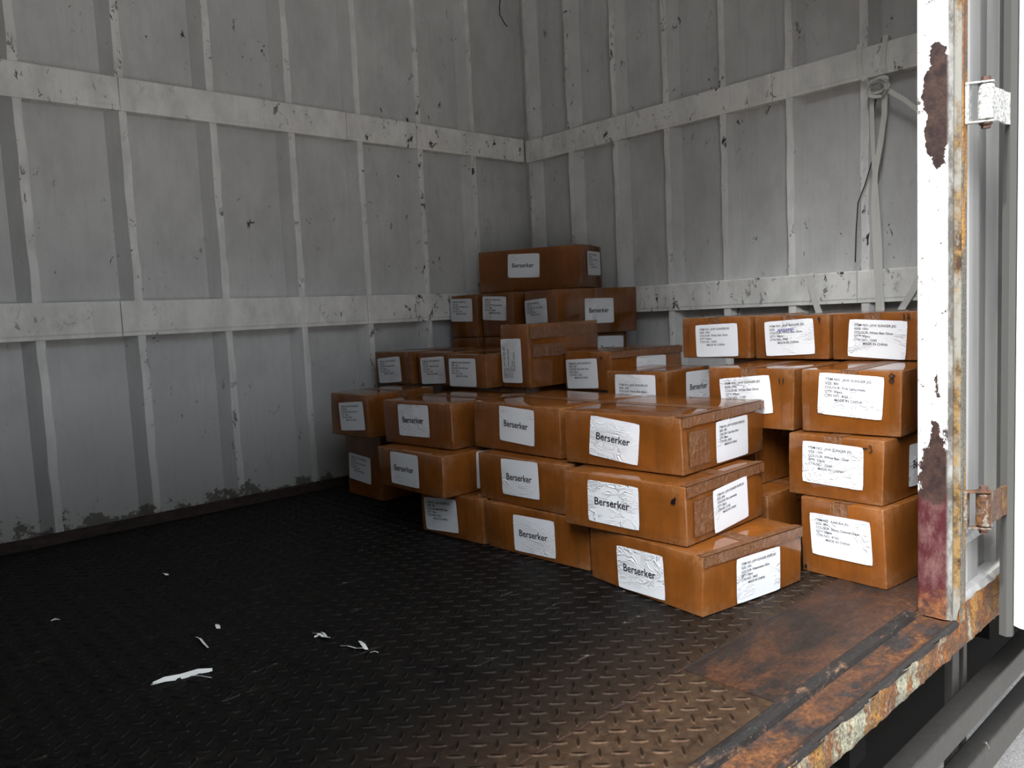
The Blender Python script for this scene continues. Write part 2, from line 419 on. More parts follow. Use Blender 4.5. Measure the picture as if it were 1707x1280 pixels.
back_ribs = [0.645 + 0.334 * k for k in range(-5, 8)]
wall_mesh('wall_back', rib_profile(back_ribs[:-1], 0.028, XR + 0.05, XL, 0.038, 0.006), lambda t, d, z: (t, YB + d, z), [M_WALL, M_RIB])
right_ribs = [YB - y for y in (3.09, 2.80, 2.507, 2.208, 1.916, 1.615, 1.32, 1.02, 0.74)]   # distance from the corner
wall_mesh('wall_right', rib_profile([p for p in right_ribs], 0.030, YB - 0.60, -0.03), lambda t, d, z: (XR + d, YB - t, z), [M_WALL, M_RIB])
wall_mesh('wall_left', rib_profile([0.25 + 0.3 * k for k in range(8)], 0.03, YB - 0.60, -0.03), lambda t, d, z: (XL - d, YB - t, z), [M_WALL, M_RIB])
mb = MB(); mb.box(XL - 0.06, XR + 0.06, 0.60, YB + 0.06, ZT + 0.2, ZT + 0.26); struct(mb.build('ceiling', M_CEIL))
mb = MB(); mb.box(XL - 0.06, XR + 0.055, YB + 0.055, YB + 0.06, ZT - 0.02, ZT + 0.2); mb.box(XR + 0.055, XR + 0.06, 0.66, YB + 0.06, ZT - 0.02, ZT + 0.2)
mb.box(XL - 0.06, XL - 0.055, 0.66, YB + 0.06, ZT - 0.02, ZT + 0.2)
struct(mb.build('trim_5', M_CEIL))

# horizontal rails: folded steel slats with a small lip under them, in butted lengths
def rail(name, along, z0, z1, seams, t0, t1, off=0.006):
    mb = MB(); cuts = [t0] + seams + [t1]
    for a, b in zip(cuts[:-1], cuts[1:]):
        g = 0.0012
        prof = [(0.0, z0), (-0.004, z0), (-0.004, z0 + 0.012), (-off, z0 + 0.018), (-off, z1 - 0.004), (-0.003, z1), (RD, z1), (RD, z0)]
        mb.prism(prof, a + g, b - g, along)
    return struct(mb.build(name, M_RAIL, bevel=0.0015))
back = lambda p, t: (t, YB + p[0], p[1])
right = lambda p, t: (XR + p[0], t, p[1])
rail('trim_1', back, 1.530, 1.650, [0.0, 0.985, 1.93, 2.31], XL, XR - 0.01)
rail('trim_2', back, 0.712, 0.842, [0.0, 0.925, 1.98], XL, XR - 0.01)
rail('trim_3', right, 1.527, 1.640, [1.67, 2.42], 0.66, YB - 0.012)
rail('trim_4', right, 0.706, 0.828, [1.335, 2.2], 0.66, YB - 0.012)
mb = MB()
mb.prism([(-0.022, 0.0), (-0.018, 0.03), (-0.004, 0.036), (0.0, 0.036), (0.0, 0.0)], XL, XR - 0.02, back)
struct(mb.build('baseboard_back', M_FOOT))
mb = MB()
mb.prism([(-0.022, 0.0), (-0.018, 0.03), (-0.004, 0.036), (0.0, 0.036), (0.0, 0.0)], 0.66, YB - 0.03, right)
struct(mb.build('baseboard_right', M_FOOT))

# ------------------------------------------------------------------ floor: tread plate with raised lozenges
XP = 1.268      # seam between tread plate and the smooth plate by the post
YP = 0.918      # inner seam
YSI = 0.700     # inner edge of the sill
def lozenge(mb, x, y, ang, ln=0.0175, wd=0.0050, h=0.0030):
    c, s_ = math.cos(ang), math.sin(ang)
    n = 10; vs = []
    for k in range(n):
        t = 2 * math.pi * k / n
        a = ln * math.cos(t); w = wd * math.copysign(abs(math.sin(t)) ** 1.3, math.sin(t))
        vs.append((x + a * c - w * s_, y + a * s_ + w * c, 0.0001))
    for k in range(n):
        t = 2 * math.pi * k / n
        a = 0.80 * ln * math.cos(t); w = 0.62 * wd * math.copysign(abs(math.sin(t)) ** 1.3, math.sin(t))
        vs.append((x + a * c - w * s_, y + a * s_ + w * c, h))
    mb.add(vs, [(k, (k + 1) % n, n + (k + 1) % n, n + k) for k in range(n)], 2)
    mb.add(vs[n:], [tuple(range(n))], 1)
mb = MB()
mb.box(XL - 0.05, XR + 0.04, YSI - 0.02, YB + 0.04, -0.03, 0.0)
S_ = 0.0484
ox, oy = 0.878, 1.034
for i in range(-46, 46):
    for j in range(-8, 44):
        x = ox + i * S_; y = oy + j * S_
        for dx, ang in ((0.0, math.pi / 4), (S_ / 2, -math.pi / 4)):
            X, Y = x + dx, y + dx
            if not (XL < X < XR - 0.02 and YSI + 0.02 < Y < YB - 0.03): continue
            if X > XP - 0.01 and Y < YP + 0.01: continue
            if X > 2.0 and Y > 1.0: continue
            lozenge(mb, X, Y, ang)
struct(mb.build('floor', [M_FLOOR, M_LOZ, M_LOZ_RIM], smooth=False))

mb = MB()
mb.box(XP, XR - 0.02, YSI - 0.005, YP, 0.0002, 0.0022)
# weld beads along its seams
mb.tube([(XP + 0.02 * k, YP + 0.002 * math.sin(k * 1.9), 0.0012) for k in range(0, 85)], [0.003 + 0.001 * math.sin(k * 2.7) for k in range(85)], 6)
struct(mb.build('trim_6', M_PLATE))
mb = MB()
mb.tube([(XP - 0.02 * k, YP + 0.002 * math.sin(k * 1.9), 0.0002) for k in range(0, 120)], [0.0028 + 0.001 * math.sin(k * 2.7) for k in range(120)], 6)
struct(mb.build('trim_7', M_PLATE))

# ------------------------------------------------------------------ door sill
sill = thing('door_sill', 'rusty flaking steel door sill along the open side of the lorry body', 'sill', (1.0, 0.65, -0.08))
def sx(p, t): return (t - 1.0, p[0] - 0.65, p[1] + 0.08)
mb = MB()
prof = [(0.706, 0.0), (0.690, 0.001), (0.672, -0.003), (0.640, -0.004), (0.622, -0.003), (0.612, 0.003), (0.604, 0.001), (0.604, -0.02), (0.706, -0.03)]
mb.prism(prof, XL, 1.858, sx)
mb.build('sill_top', M_SILLTOP, sill, bevel=0.0015)
mb = MB(); mb.prism([(0.711, 0.000), (0.709, 0.008), (0.703, 0.013), (0.693, 0.013), (0.684, 0.008), (0.678, -0.003), (0.69, -0.006)], XL, 1.83, sx)
mb.build('sill_lip', M_LIP, sill, bevel=0.002)
mb = MB(); mb.prism([(0.6145, -0.004), (0.612, 0.0035), (0.606, 0.0045), (0.6005, 0.001), (0.6005, -0.010), (0.606, -0.012)], XL, 1.858, sx)
mb.build('sill_edge', M_LIP, sill, bevel=0.001)
# flaking outer face, subdivided and roughened
mb = MB(); nx, nz = 260, 8; vs = []
for i in range(nx + 1):
    X = XL + (XR + 0.03 - XL) * i / nx
    for k in range(nz + 1):
        zt = -0.001 if X < 1.85 else 0.036
        z = zt + (-0.068 - zt) * k / nz
        y = 0.601 + 0.0035 * math.sin(X * 61 + k) * math.sin(X * 23 + k * 2.1) + (0.0 if k < nz else 0.004)
        if k == nz: z += 0.004 * math.sin(X * 37) * math.sin(X * 91)
        vs.append(sx((y, z), X))
mb.add(vs, [(i * (nz + 1) + k, (i + 1) * (nz + 1) + k, (i + 1) * (nz + 1) + k + 1, i * (nz + 1) + k + 1) for i in range(nx) for k in range(nz)])
mb.prism([(0.603, -0.066), (0.625, -0.066), (0.625, -0.004), (0.6045, -0.004)], XL, XR + 0.03, sx)
mb.build('sill_face', M_SILLFACE, sill, smooth=True)

# ------------------------------------------------------------------ corner post with peeling paint
post = thing('door_post', 'white steel door post with peeling paint, dark bare patches and a red foot', 'door post', (1.88, 0.65, 0.0))
mb = MB()
pf = [(1.862, 0.688), (1.860, 0.684), (1.860, 0.6285), (1.863, 0.6255), (1.864, 0.617), (1.862, 0.6135), (1.864, 0.611), (1.868, 0.602), (1.898, 0.602), (1.900, 0.606), (1.900, 0.640), (1.93, 0.640), (1.93, 0.688)]
mb.prism([(a - 1.88, b - 0.65) for a, b in pf], -0.002, ZT + 0.2, lambda p, t: (p[0], p[1], t))
po = mb.build('post_column', [M_POST], post)
mb = MB()
mb.prism([(a - 1.88, b - 0.65) for a, b in [(1.872, 0.6005), (1.8985, 0.6005), (1.8985, 0.603), (1.872, 0.603)]], -0.004, ZT, lambda p, t: (p[0], p[1], t))
mb.build('post_flange', make_rust('rust_bleeding_flange', (0.15, 0.15, 0.13), 0.54, 0.005, 3.3, (1, 1, 0.2)), post)

# side wall beyond the post, corrugated outside
prof = []
x = 1.90
while x < XR + 0.06:
    prof += [(x, 0.640), (x + 0.012, 0.648), (x + 0.075, 0.648), (x + 0.10, 0.628), (x + 0.17, 0.628), (x + 0.19, 0.640)]
    x += 0.205
mb = MB(); n = len(prof)
mb.add([(a, b, 0.03) for a, b in prof] + [(a, b, ZT + 0.2) for a, b in prof], [(i, i + 1, n + i + 1, n + i) for i in range(n - 1)])
mb.add([(a, 0.665, 0.0) for a in (1.90, XR + 0.05)] + [(a, 0.665, ZT + 0.2) for a in (XR + 0.05, 1.90)], [(0, 1, 2, 3)])
struct(mb.build('wall_front', M_EXT))
mb = MB()
mb.prism([(0.604, 0.028), (0.612, 0.046), (0.645, 0.050), (0.645, 0.028)], 1.90, XR + 0.05, lambda p, t: (t, p[0], p[1]))
mb.prism([(0.622, 0.168), (0.615, 0.176), (0.622, 0.184), (0.645, 0.184), (0.645, 0.168)], 1.905, 2.14, lambda p, t: (t, p[0], p[1] - 0.02))
struct(mb.build('trim_8', M_EXT))
# unseen left jamb side and header
mb = MB(); mb.box(XL - 0.05, 0.0, 0.61, 0.66, 0.0, ZT + 0.2); struct(mb.build('wall_side', M_EXT))

# ------------------------------------------------------------------ door leaf folded back along the side
door = bpy.data.objects.new('door_1', None); COL.objects.link(door); door['kind'] = 'structure'; door.location = (2.05, 0.53, 0)
mb = MB()
lx = lambda a: a - 2.05
ly = lambda b: b - 0.53
pf = [(2.045, 0.545), (2.035, 0.530), (2.032, 0.515), (2.032, 0.440), (2.036, 0.436), (2.95, 0.436), (2.95, 0.545)]
mb.prism([(lx(a), ly(b)) for a, b in pf], -0.05, ZT, lambda p, t: (p[0], p[1], t))
mb.build('door_leaf', M_DOOR, door, bevel=0.002)
mb = MB()
mb.prism([(lx(a), ly(b)) for a, b in [(2.040, 0.546), (2.030, 0.556), (2.036, 0.572), (2.052, 0.572), (2.052, 0.546)]], -0.075, ZT, lambda p, t: (p[0], p[1], t))
mb.build('door_seal', M_GASKET, door)
mb = MB()
for z in (0.36, 0.225, 0.04, -0.02):
    mb.tube([(lx(2.0315), ly(0.492), z), (lx(2.034), ly(0.492), z)], 0.0045 if z < 0.1 else 0.003, 10)
mb.build('screw_hole', M_UNDER, door)

def hinge(name, label, z, mb_mat, plate_mat):
    h = bpy.data.objects.new(name, None); COL.objects.link(h); h.location = (1.90 - 2.05, 0.60 - 0.53, z - 0.04); h.parent = door; h['label'] = label
    ox, oy, oz = 1.90, 0.60, z - 0.04
    L = lambda x, y, zz: (x - ox, y - oy, zz - oz)
    kx, ky = 1.912, 0.569
    b = MB()
    b.add([L(*p) for p in [(1.882, 0.600, z - .043), (1.900, 0.600, z - .043), (1.900, 0.600, z + .043), (1.882, 0.600, z + .043), (1.882, 0.593, z - .043), (1.900, 0.593, z - .043), (1.900, 0.593, z + .043), (1.882, 0.593, z + .043)]],
          [(0, 1, 2, 3), (4, 7, 6, 5), (0, 4, 5, 1), (1, 5, 6, 2), (2, 6, 7, 3), (3, 7, 4, 0)])
    for zz in (z - 0.0425, z + 0.0385):
        arm = [(1.882, 0.596), (1.900, 0.598), (1.905, 0.592), (kx + 0.012, ky + 0.012), (kx + 0.017, ky), (kx + 0.010, ky - 0.014), (kx - 0.006, ky - 0.017), (1.886, 0.588)]
        b.prism(arm, zz, zz + 0.004, lambda p, t: L(p[0], p[1], t))
    b.build('hinge_bracket', mb_mat, h, bevel=0.001)
    k = MB(); k.tube([L(kx, ky, z - 0.036), L(kx, ky, z - 0.034), L(kx, ky, z + 0.034), L(kx, ky, z + 0.036)], [0.0135, 0.0155, 0.0155, 0.0135], 24)
    k.build('knuckle', plate_mat, h, smooth=False)
    p = MB()
    cur = [(kx + 0.012, ky - 0.006), (kx + 0.04, ky - 0.009), (kx + 0.07, ky - 0.012), (kx + 0.095, ky - 0.010), (2.031, 0.556)]
    vs = []
    for a, c in cur:
        for zz in (-0.034, 0.034):
            for d in (0.0, 0.005): vs.append(L(a, c + d, z + zz))
    n = len(cur)
    fs = []
    for i in range(n - 1):
        q = i * 4
        fs += [(q, q + 4, q + 6, q + 2), (q + 1, q + 3, q + 7, q + 5), (q, q + 1, q + 5, q + 4), (q + 2, q + 6, q + 7, q + 3)]
    fs += [(0, 2, 3, 1), (q + 4, q + 5, q + 7, q + 6)]
    p.add(vs, fs); p.build('hinge_plate', plate_mat, h)
    for s_, hh in ((1, 0.010), (-1, 0.011)):
        bo = MB()
        z0 = z + s_ * 0.0425
        bo.tube([L(kx, ky, z0), L(kx, ky, z0 + s_ * hh * 0.3)], 0.0125, 16)
        bo.tube([L(kx, ky, z0 + s_ * hh * 0.3), L(kx, ky, z0 + s_ * hh)], 0.009, 6)
        bo.build('pin_bolt', M_BOLT, h)
    return h
hinge('hinge', 'white hinge with rusty bolts', 1.125, M_BRACKET, M_BRACKET)
hinge('hinge', 'heavily rusted brown hinge', 0.250, M_BRACKET_OLD, M_BRACKET_OLD)

# ------------------------------------------------------------------ cartons
def body_mesh(W, L, H, rnd, lean=0.0):
    r = 0.0035
    def axis(h):
        k = [-h, -h + r * 0.4, -h + r]
        m = 5
        k += [-h + r + (2 * h - 2 * r) * i / m for i in range(1, m)]
        return k + [h - r, h - r * 0.4, h]
    ax = [axis(W / 2), axis(L / 2), axis(H / 2)]
    hs = (W / 2, L / 2, H / 2)
    idx = {}; vs = []; fs = []
    dn = [rnd.uniform(-0.0022, 0.0022) for _ in range(24)]
    def vert(p):
        key = tuple(round(c, 6) for c in p)
        if key in idx: return idx[key]
        inn = Vector([max(-h + r, min(h - r, c)) for c, h in zip(p, hs)])
        d = Vector(p) - inn
        q = inn + (d.normalized() * r if d.length > 1e-9 else d)
        # panels belly slightly, never past the nominal size
        u, v, w = (p[0] / hs[0], p[1] / hs[1], p[2] / hs[2])
        q.x -= math.copysign(0.0022, u) * (v * v + w * w) * 0.4 * abs(u) + dn[0] * w * v
        q.y -= math.copysign(0.0022, v) * (u * u + w * w) * 0.4 * abs(v) + dn[1] * w * u
        q.z -= 0.0
        if abs(u) > 0.9 and abs(v) > 0.9: # crushed corners
            q.x -= math.copysign(abs(dn[(2 + int(u > 0) + 2 * int(v > 0)) % 24]), u); q.y -= math.copysign(abs(dn[8 + int(w > 0)]), v)
        q.y += lean * (p[2] + H / 2)
        idx[key] = len(vs); vs.append((q.x, q.y, q.z + H / 2))
        return idx[key]
    for a in range(3):
        b, c = (a + 1) % 3, (a + 2) % 3
        for sgn in (-1, 1):
            for i in range(len(ax[b]) - 1):
                for j in range(len(ax[c]) - 1):
                    quad = []
                    for (ii, jj) in ((i, j), (i + 1, j), (i + 1, j + 1), (i, j + 1)):
                        p = [0, 0, 0]; p[a] = sgn * hs[a]; p[b] = ax[b][ii]; p[c] = ax[c][jj]
                        quad.append(vert(p))
                    fs.append(tuple(quad) if sgn > 0 else tuple(quad[::-1]))
    return vs, fs

_cache = {}
def text_polys(body, size, spacing=1.0):
    key = (body, size)
    if key in _cache: return _cache[key]
    cu = bpy.data.curves.new('txt', 'FONT'); cu.body = body; cu.size = size; cu.resolution_u = 3; cu.offset = size * 0.018; cu.space_line = spacing
    o = bpy.data.objects.new('txt', cu); COL.objects.link(o)
    bpy.context.view_layer.update()
    dg = bpy.context.evaluated_depsgraph_get()
    me = o.evaluated_get(dg).to_mesh()
    v = [(p.co.x, p.co.y) for p in me.vertices]; f = [tuple(p.vertices) for p in me.polygons]
    o.evaluated_get(dg).to_mesh_clear()
    bpy.data.objects.remove(o); bpy.data.curves.remove(cu)
    xs = [p[0] for p in v]; w = max(xs) - min(xs)
    _cache[key] = (v, f, w, min(xs))
    return _cache[key]

def stroke(mb, pts, wd, place, mi=0, off=0.0012):
    n = len(pts); vs = []
    for i, p in enumerate(pts):
        a = pts[max(i - 1, 0)]; b = pts[min(i + 1, n - 1)]
        dx, dy = b[0] - a[0], b[1] - a[1]; l = math.hypot(dx, dy) or 1
        nx, ny = -dy / l * wd / 2, dx / l * wd / 2
        vs += [place(p[0] + nx, p[1] + ny, off), place(p[0] - nx, p[1] - ny, off)]
    mb.add(vs, [(2 * i, 2 * i + 1, 2 * i + 3, 2 * i + 2) for i in range(n - 1)], mi)

GLYPH = {
 '1': [[(0.5, 0), (0.52, 0.5), (0.5, 1)]],
 '2': [[(0.1, 0.8), (0.35, 1), (0.7, 0.85), (0.6, 0.5), (0.1, 0.05), (0.5, 0.1), (0.95, 0.0)]],
 '3': [[(0.1, 1.0), (0.6, 0.95), (0.4, 0.6), (0.7, 0.5), (0.6, 0.1), (0.1, 0.0)]],
 '4': [[(0.3, 1), (0.15, 0.5), (0.8, 0.5)], [(0.7, 1), (0.65, 0)]],
 '5': [[(0.7, 1.0), (0.3, 0.95), (0.25, 0.6), (0.6, 0.55), (0.65, 0.2), (0.2, 0.0)]],
 '6': [[(0.7, 1.0), (0.3, 0.6), (0.15, 0.2), (0.5, 0.0), (0.75, 0.25), (0.5, 0.45), (0.2, 0.3)]],
 '8': [[(0.8, 0.8), (0.45, 1.0), (0.15, 0.75), (0.5, 0.5), (0.8, 0.25), (0.45, 0.0), (0.15, 0.2), (0.5, 0.5), (0.95, 0.85)]],
 '9': [[(0.75, 0.75), (0.4, 0.55), (0.15, 0.8), (0.5, 1.0), (0.75, 0.75), (0.65, 0.3), (0.45, 0.0)]],
 'M': [[(0.0, 0), (0.15, 1), (0.45, 0.4), (0.75, 1), (0.8, 0)]],
 '-': [[(0.0, 0.5), (1.0, 0.6)]],
 'blot': [[(0.1, 0.1), (0.3, 0.6), (0.7, 0.9), (0.4, 0.3), (0.8, 0.5), (0.6, 0.1), (0.3, 0.35), (0.7, 0.7), (0.2, 0.45), (0.75, 0.2), (0.95, 1.1)]],
}
def item(no, size, colour, ctn, jig='JAW SLINGER JIG'):
    return f'ITEM NO.: {jig}\nSIZE: {size}\nCOLOUR: {colour}\nQTY: 50pcs\nCTN NO.: {ctn}\n          MADE IN CHINA'
KNIFE = 'JAW SLINGER KNIFE JIG'
B_ = 'Berserker'
G = 'cartons stacked in the lorry'
# x, y of the nearest bottom corner, turn, depth to the left, depth to the right, height, base height (metres)
BOX = {
    'F1': (1.5105, 1.0299, -0.1279, 0.4022, 0.3836, 0.1475, 0.0),
    'F2': (1.5455, 1.0944, 0.0329, 0.395, 0.3799, 0.15, 0.1485),
    'F3': (1.6311, 1.1629, 0.0388, 0.395, 0.4269, 0.1505, 0.2985),
    'M1': (1.5931, 1.4561, 0.054, 0.4141, 0.38, 0.1482, 0.0),
    'M2': (1.5869, 1.53, -0.02, 0.395, 0.38, 0.147, 0.1482),
    'M3': (1.6402, 1.5939, -0.0439, 0.4183, 0.38, 0.1528, 0.2951),
    'L1': (1.5718, 1.8828, 0.0526, 0.3111, 0.38, 0.148, 0.0),
    'L2': (1.5026, 1.9906, -0.0155, 0.3797, 0.37, 0.1382, 0.148),
    'L3': (1.5951, 2.046, 0.0615, 0.372, 0.37, 0.1552, 0.2862),
    'W1': (1.9457, 0.7886, -0.0829, 0.2365, 0.3975, 0.2044, 0.0),
    'W2': (1.9726, 0.8073, -0.0442, 0.2652, 0.38, 0.168, 0.2044),
    'V': (2.0324, 0.7863, 0.06, 0.263, 0.36, 0.1693, 0.3724),
    'U': (2.068, 1.092, 0.0, 0.283, 0.33, 0.177, 0.361),
    'Q1': (2.3461, 1.39, -0.01, 0.275, 0.38, 0.1423, 0.5417),
    'Q2': (2.3466, 1.1229, 0.0, 0.255, 0.38, 0.1395, 0.5417),
    'Q3': (2.3408, 0.8648, 0.01, 0.248, 0.38, 0.1409, 0.5417),
    'S': (2.1297, 1.5712, 0.0629, 0.252, 0.2861, 0.1415, 0.372),
    'd': (2.1901, 1.8578, -0.0576, 0.25, 0.406, 0.145, 0.43),
    'c': (1.9617, 2.2881, 0.0018, 0.2385, 0.38, 0.1337, 0.445),
    'b': (1.9892, 2.5259, 0.0014, 0.245, 0.38, 0.138, 0.445),
    'a': (1.9665, 2.7778, 0.0401, 0.27, 0.38, 0.1412, 0.445),
    'T': (2.0379, 2.1265, 0.0123, 0.158, 0.4041, 0.2423, 0.445),
    'LL3': (1.615, 2.585, 0.0524, 0.26, 0.34, 0.17, 0.276),
    'LL2': (1.71, 2.665, 0.0, 0.27, 0.32, 0.274, 0.0),
    'R5c': (2.4538, 2.3739, -0.1471, 0.245, 0.47, 0.203, 0.622),
    'R5b': (2.4648, 2.6583, 0.0049, 0.225, 0.42, 0.206, 0.622),
    'R5a': (2.453, 2.8992, 0.0028, 0.205, 0.42, 0.206, 0.622),
    'TT': (2.7002, 2.4454, 0.354, 0.5391, 0.2722, 0.1989, 0.83),
    'P3': (2.46, 2.376, -0.0873, 0.245, 0.42, 0.155, 0.467),
    'P2': (2.4648, 2.6583, 0.0, 0.222, 0.42, 0.155, 0.467),
    'P1': (2.453, 2.8992, 0.0, 0.215, 0.42, 0.155, 0.467),
    'G1': (1.985, 1.13, 0.0349, 0.27, 0.38, 0.186, 0.0),
    'G2': (2.08, 1.22, -0.05, 0.24, 0.33, 0.174, 0.186),
    'X1': (2.48, 2.39, 0.0, 0.68, 0.38, 0.467, 0.0),
    'X2': (2.06, 2.17, 0.0, 0.88, 0.38, 0.445, 0.0),
    'X3': (2.21, 1.87, 0.0, 0.25, 0.37, 0.43, 0.0),
    'X4': (2.15, 1.57, 0.0, 0.26, 0.27, 0.372, 0.0),
    'X5': (2.44, 0.86, 0.0, 0.66, 0.34, 0.5415, 0.0),
}
# label sheets: face, distance from the near edge, height of centre, width, height, turn
LAB = {
    ('F1', 'L'): (0.2042, 0.0623, 0.1694, 0.1117, 0.0426),
    ('F1', 'R'): (0.2011, 0.0561, 0.163, 0.1148, -0.0151),
    ('F2', 'L'): (0.2218, 0.0761, 0.1741, 0.1127, -0.0107),
    ('F2', 'R'): (0.202, 0.0669, 0.1636, 0.1115, 0.0544),
    ('F3', 'L'): (0.2139, 0.0774, 0.1705, 0.1136, -0.0952),
    ('F3', 'R'): (0.2428, 0.0629, 0.187, 0.1152, 0.0013),
    ('M3', 'L'): (0.1948, 0.0862, 0.1813, 0.1141, -0.0386),
    ('M2', 'L'): (0.1921, 0.0847, 0.182, 0.1097, 0.0257),
    ('M1', 'L'): (0.2065, 0.0678, 0.1737, 0.1117, 0.0148),
    ('L3', 'L'): (0.1965, 0.0879, 0.1688, 0.1162, 0.014),
    ('L2', 'L'): (0.2109, 0.0723, 0.1626, 0.1108, 0.0019),
    ('L2', 'R'): (0.1787, 0.0557, 0.0866, 0.1109, -0.0308),
    ('L1', 'L'): (0.203, 0.0699, 0.1745, 0.1104, 0.0675),
    ('LL3', 'L'): (0.107, 0.0814, 0.1418, 0.1008, 0.0755),
    ('LL2', 'L'): (0.1575, 0.1186, 0.1488, 0.1087, -0.0587),
    ('a', 'L'): (0.1586, 0.0507, 0.1615, 0.1101, 0.0696),
    ('b', 'L'): (0.1312, 0.0609, 0.1606, 0.1082, 0.0523),
    ('c', 'L'): (0.1391, 0.0478, 0.1577, 0.1103, 0.0085),
    ('T', 'L'): (0.0936, 0.1025, 0.1097, 0.1705, 0.014),
    ('d', 'L'): (0.152, 0.0411, 0.1721, 0.1188, 0.0484),
    ('d', 'R'): (0.2164, 0.0572, 0.1804, 0.123, -0.0267),
    ('S', 'L'): (0.1264, 0.073, 0.156, 0.0984, 0.0),
    ('S', 'R'): (0.2582, 0.0723, 0.173, 0.1136, -0.0235),
    ('U', 'L'): (0.1522, 0.0938, 0.1668, 0.1115, 0.0994),
    ('V', 'L'): (0.129, 0.1012, 0.1589, 0.111, -0.0585),
    ('W2', 'L'): (0.1356, 0.0919, 0.1592, 0.1115, -0.0209),
    ('W2', 'R'): (0.2173, 0.0793, 0.1787, 0.12, -0.0451),
    ('W1', 'L'): (0.1186, 0.1102, 0.1657, 0.1098, 0.0128),
    ('Q1', 'L'): (0.1292, 0.061, 0.1725, 0.0965, 0.0273),
    ('Q2', 'L'): (0.1303, 0.0682, 0.1611, 0.0962, 0.0517),
    ('Q3', 'L'): (0.1123, 0.0615, 0.1549, 0.0975, -0.06),
    ('R5a', 'L'): (0.1374, 0.132, 0.1623, 0.1106, -0.0281),
    ('R5b', 'L'): (0.1301, 0.1324, 0.1588, 0.1112, -0.0487),
    ('R5c', 'L'): (0.1505, 0.1067, 0.1908, 0.1138, 0.0396),
    ('R5c', 'R'): (0.2371, 0.0995, 0.1479, 0.1096, -0.01),
    ('P3', 'R'): (0.3074, 0.083, 0.1399, 0.0917, -0.037),
    ('TT', 'L'): (0.2922, 0.1181, 0.1551, 0.1082, -0.0455),
    ('TT', 'R'): (0.154, 0.1133, 0.192, 0.1083, 0.0078),
}

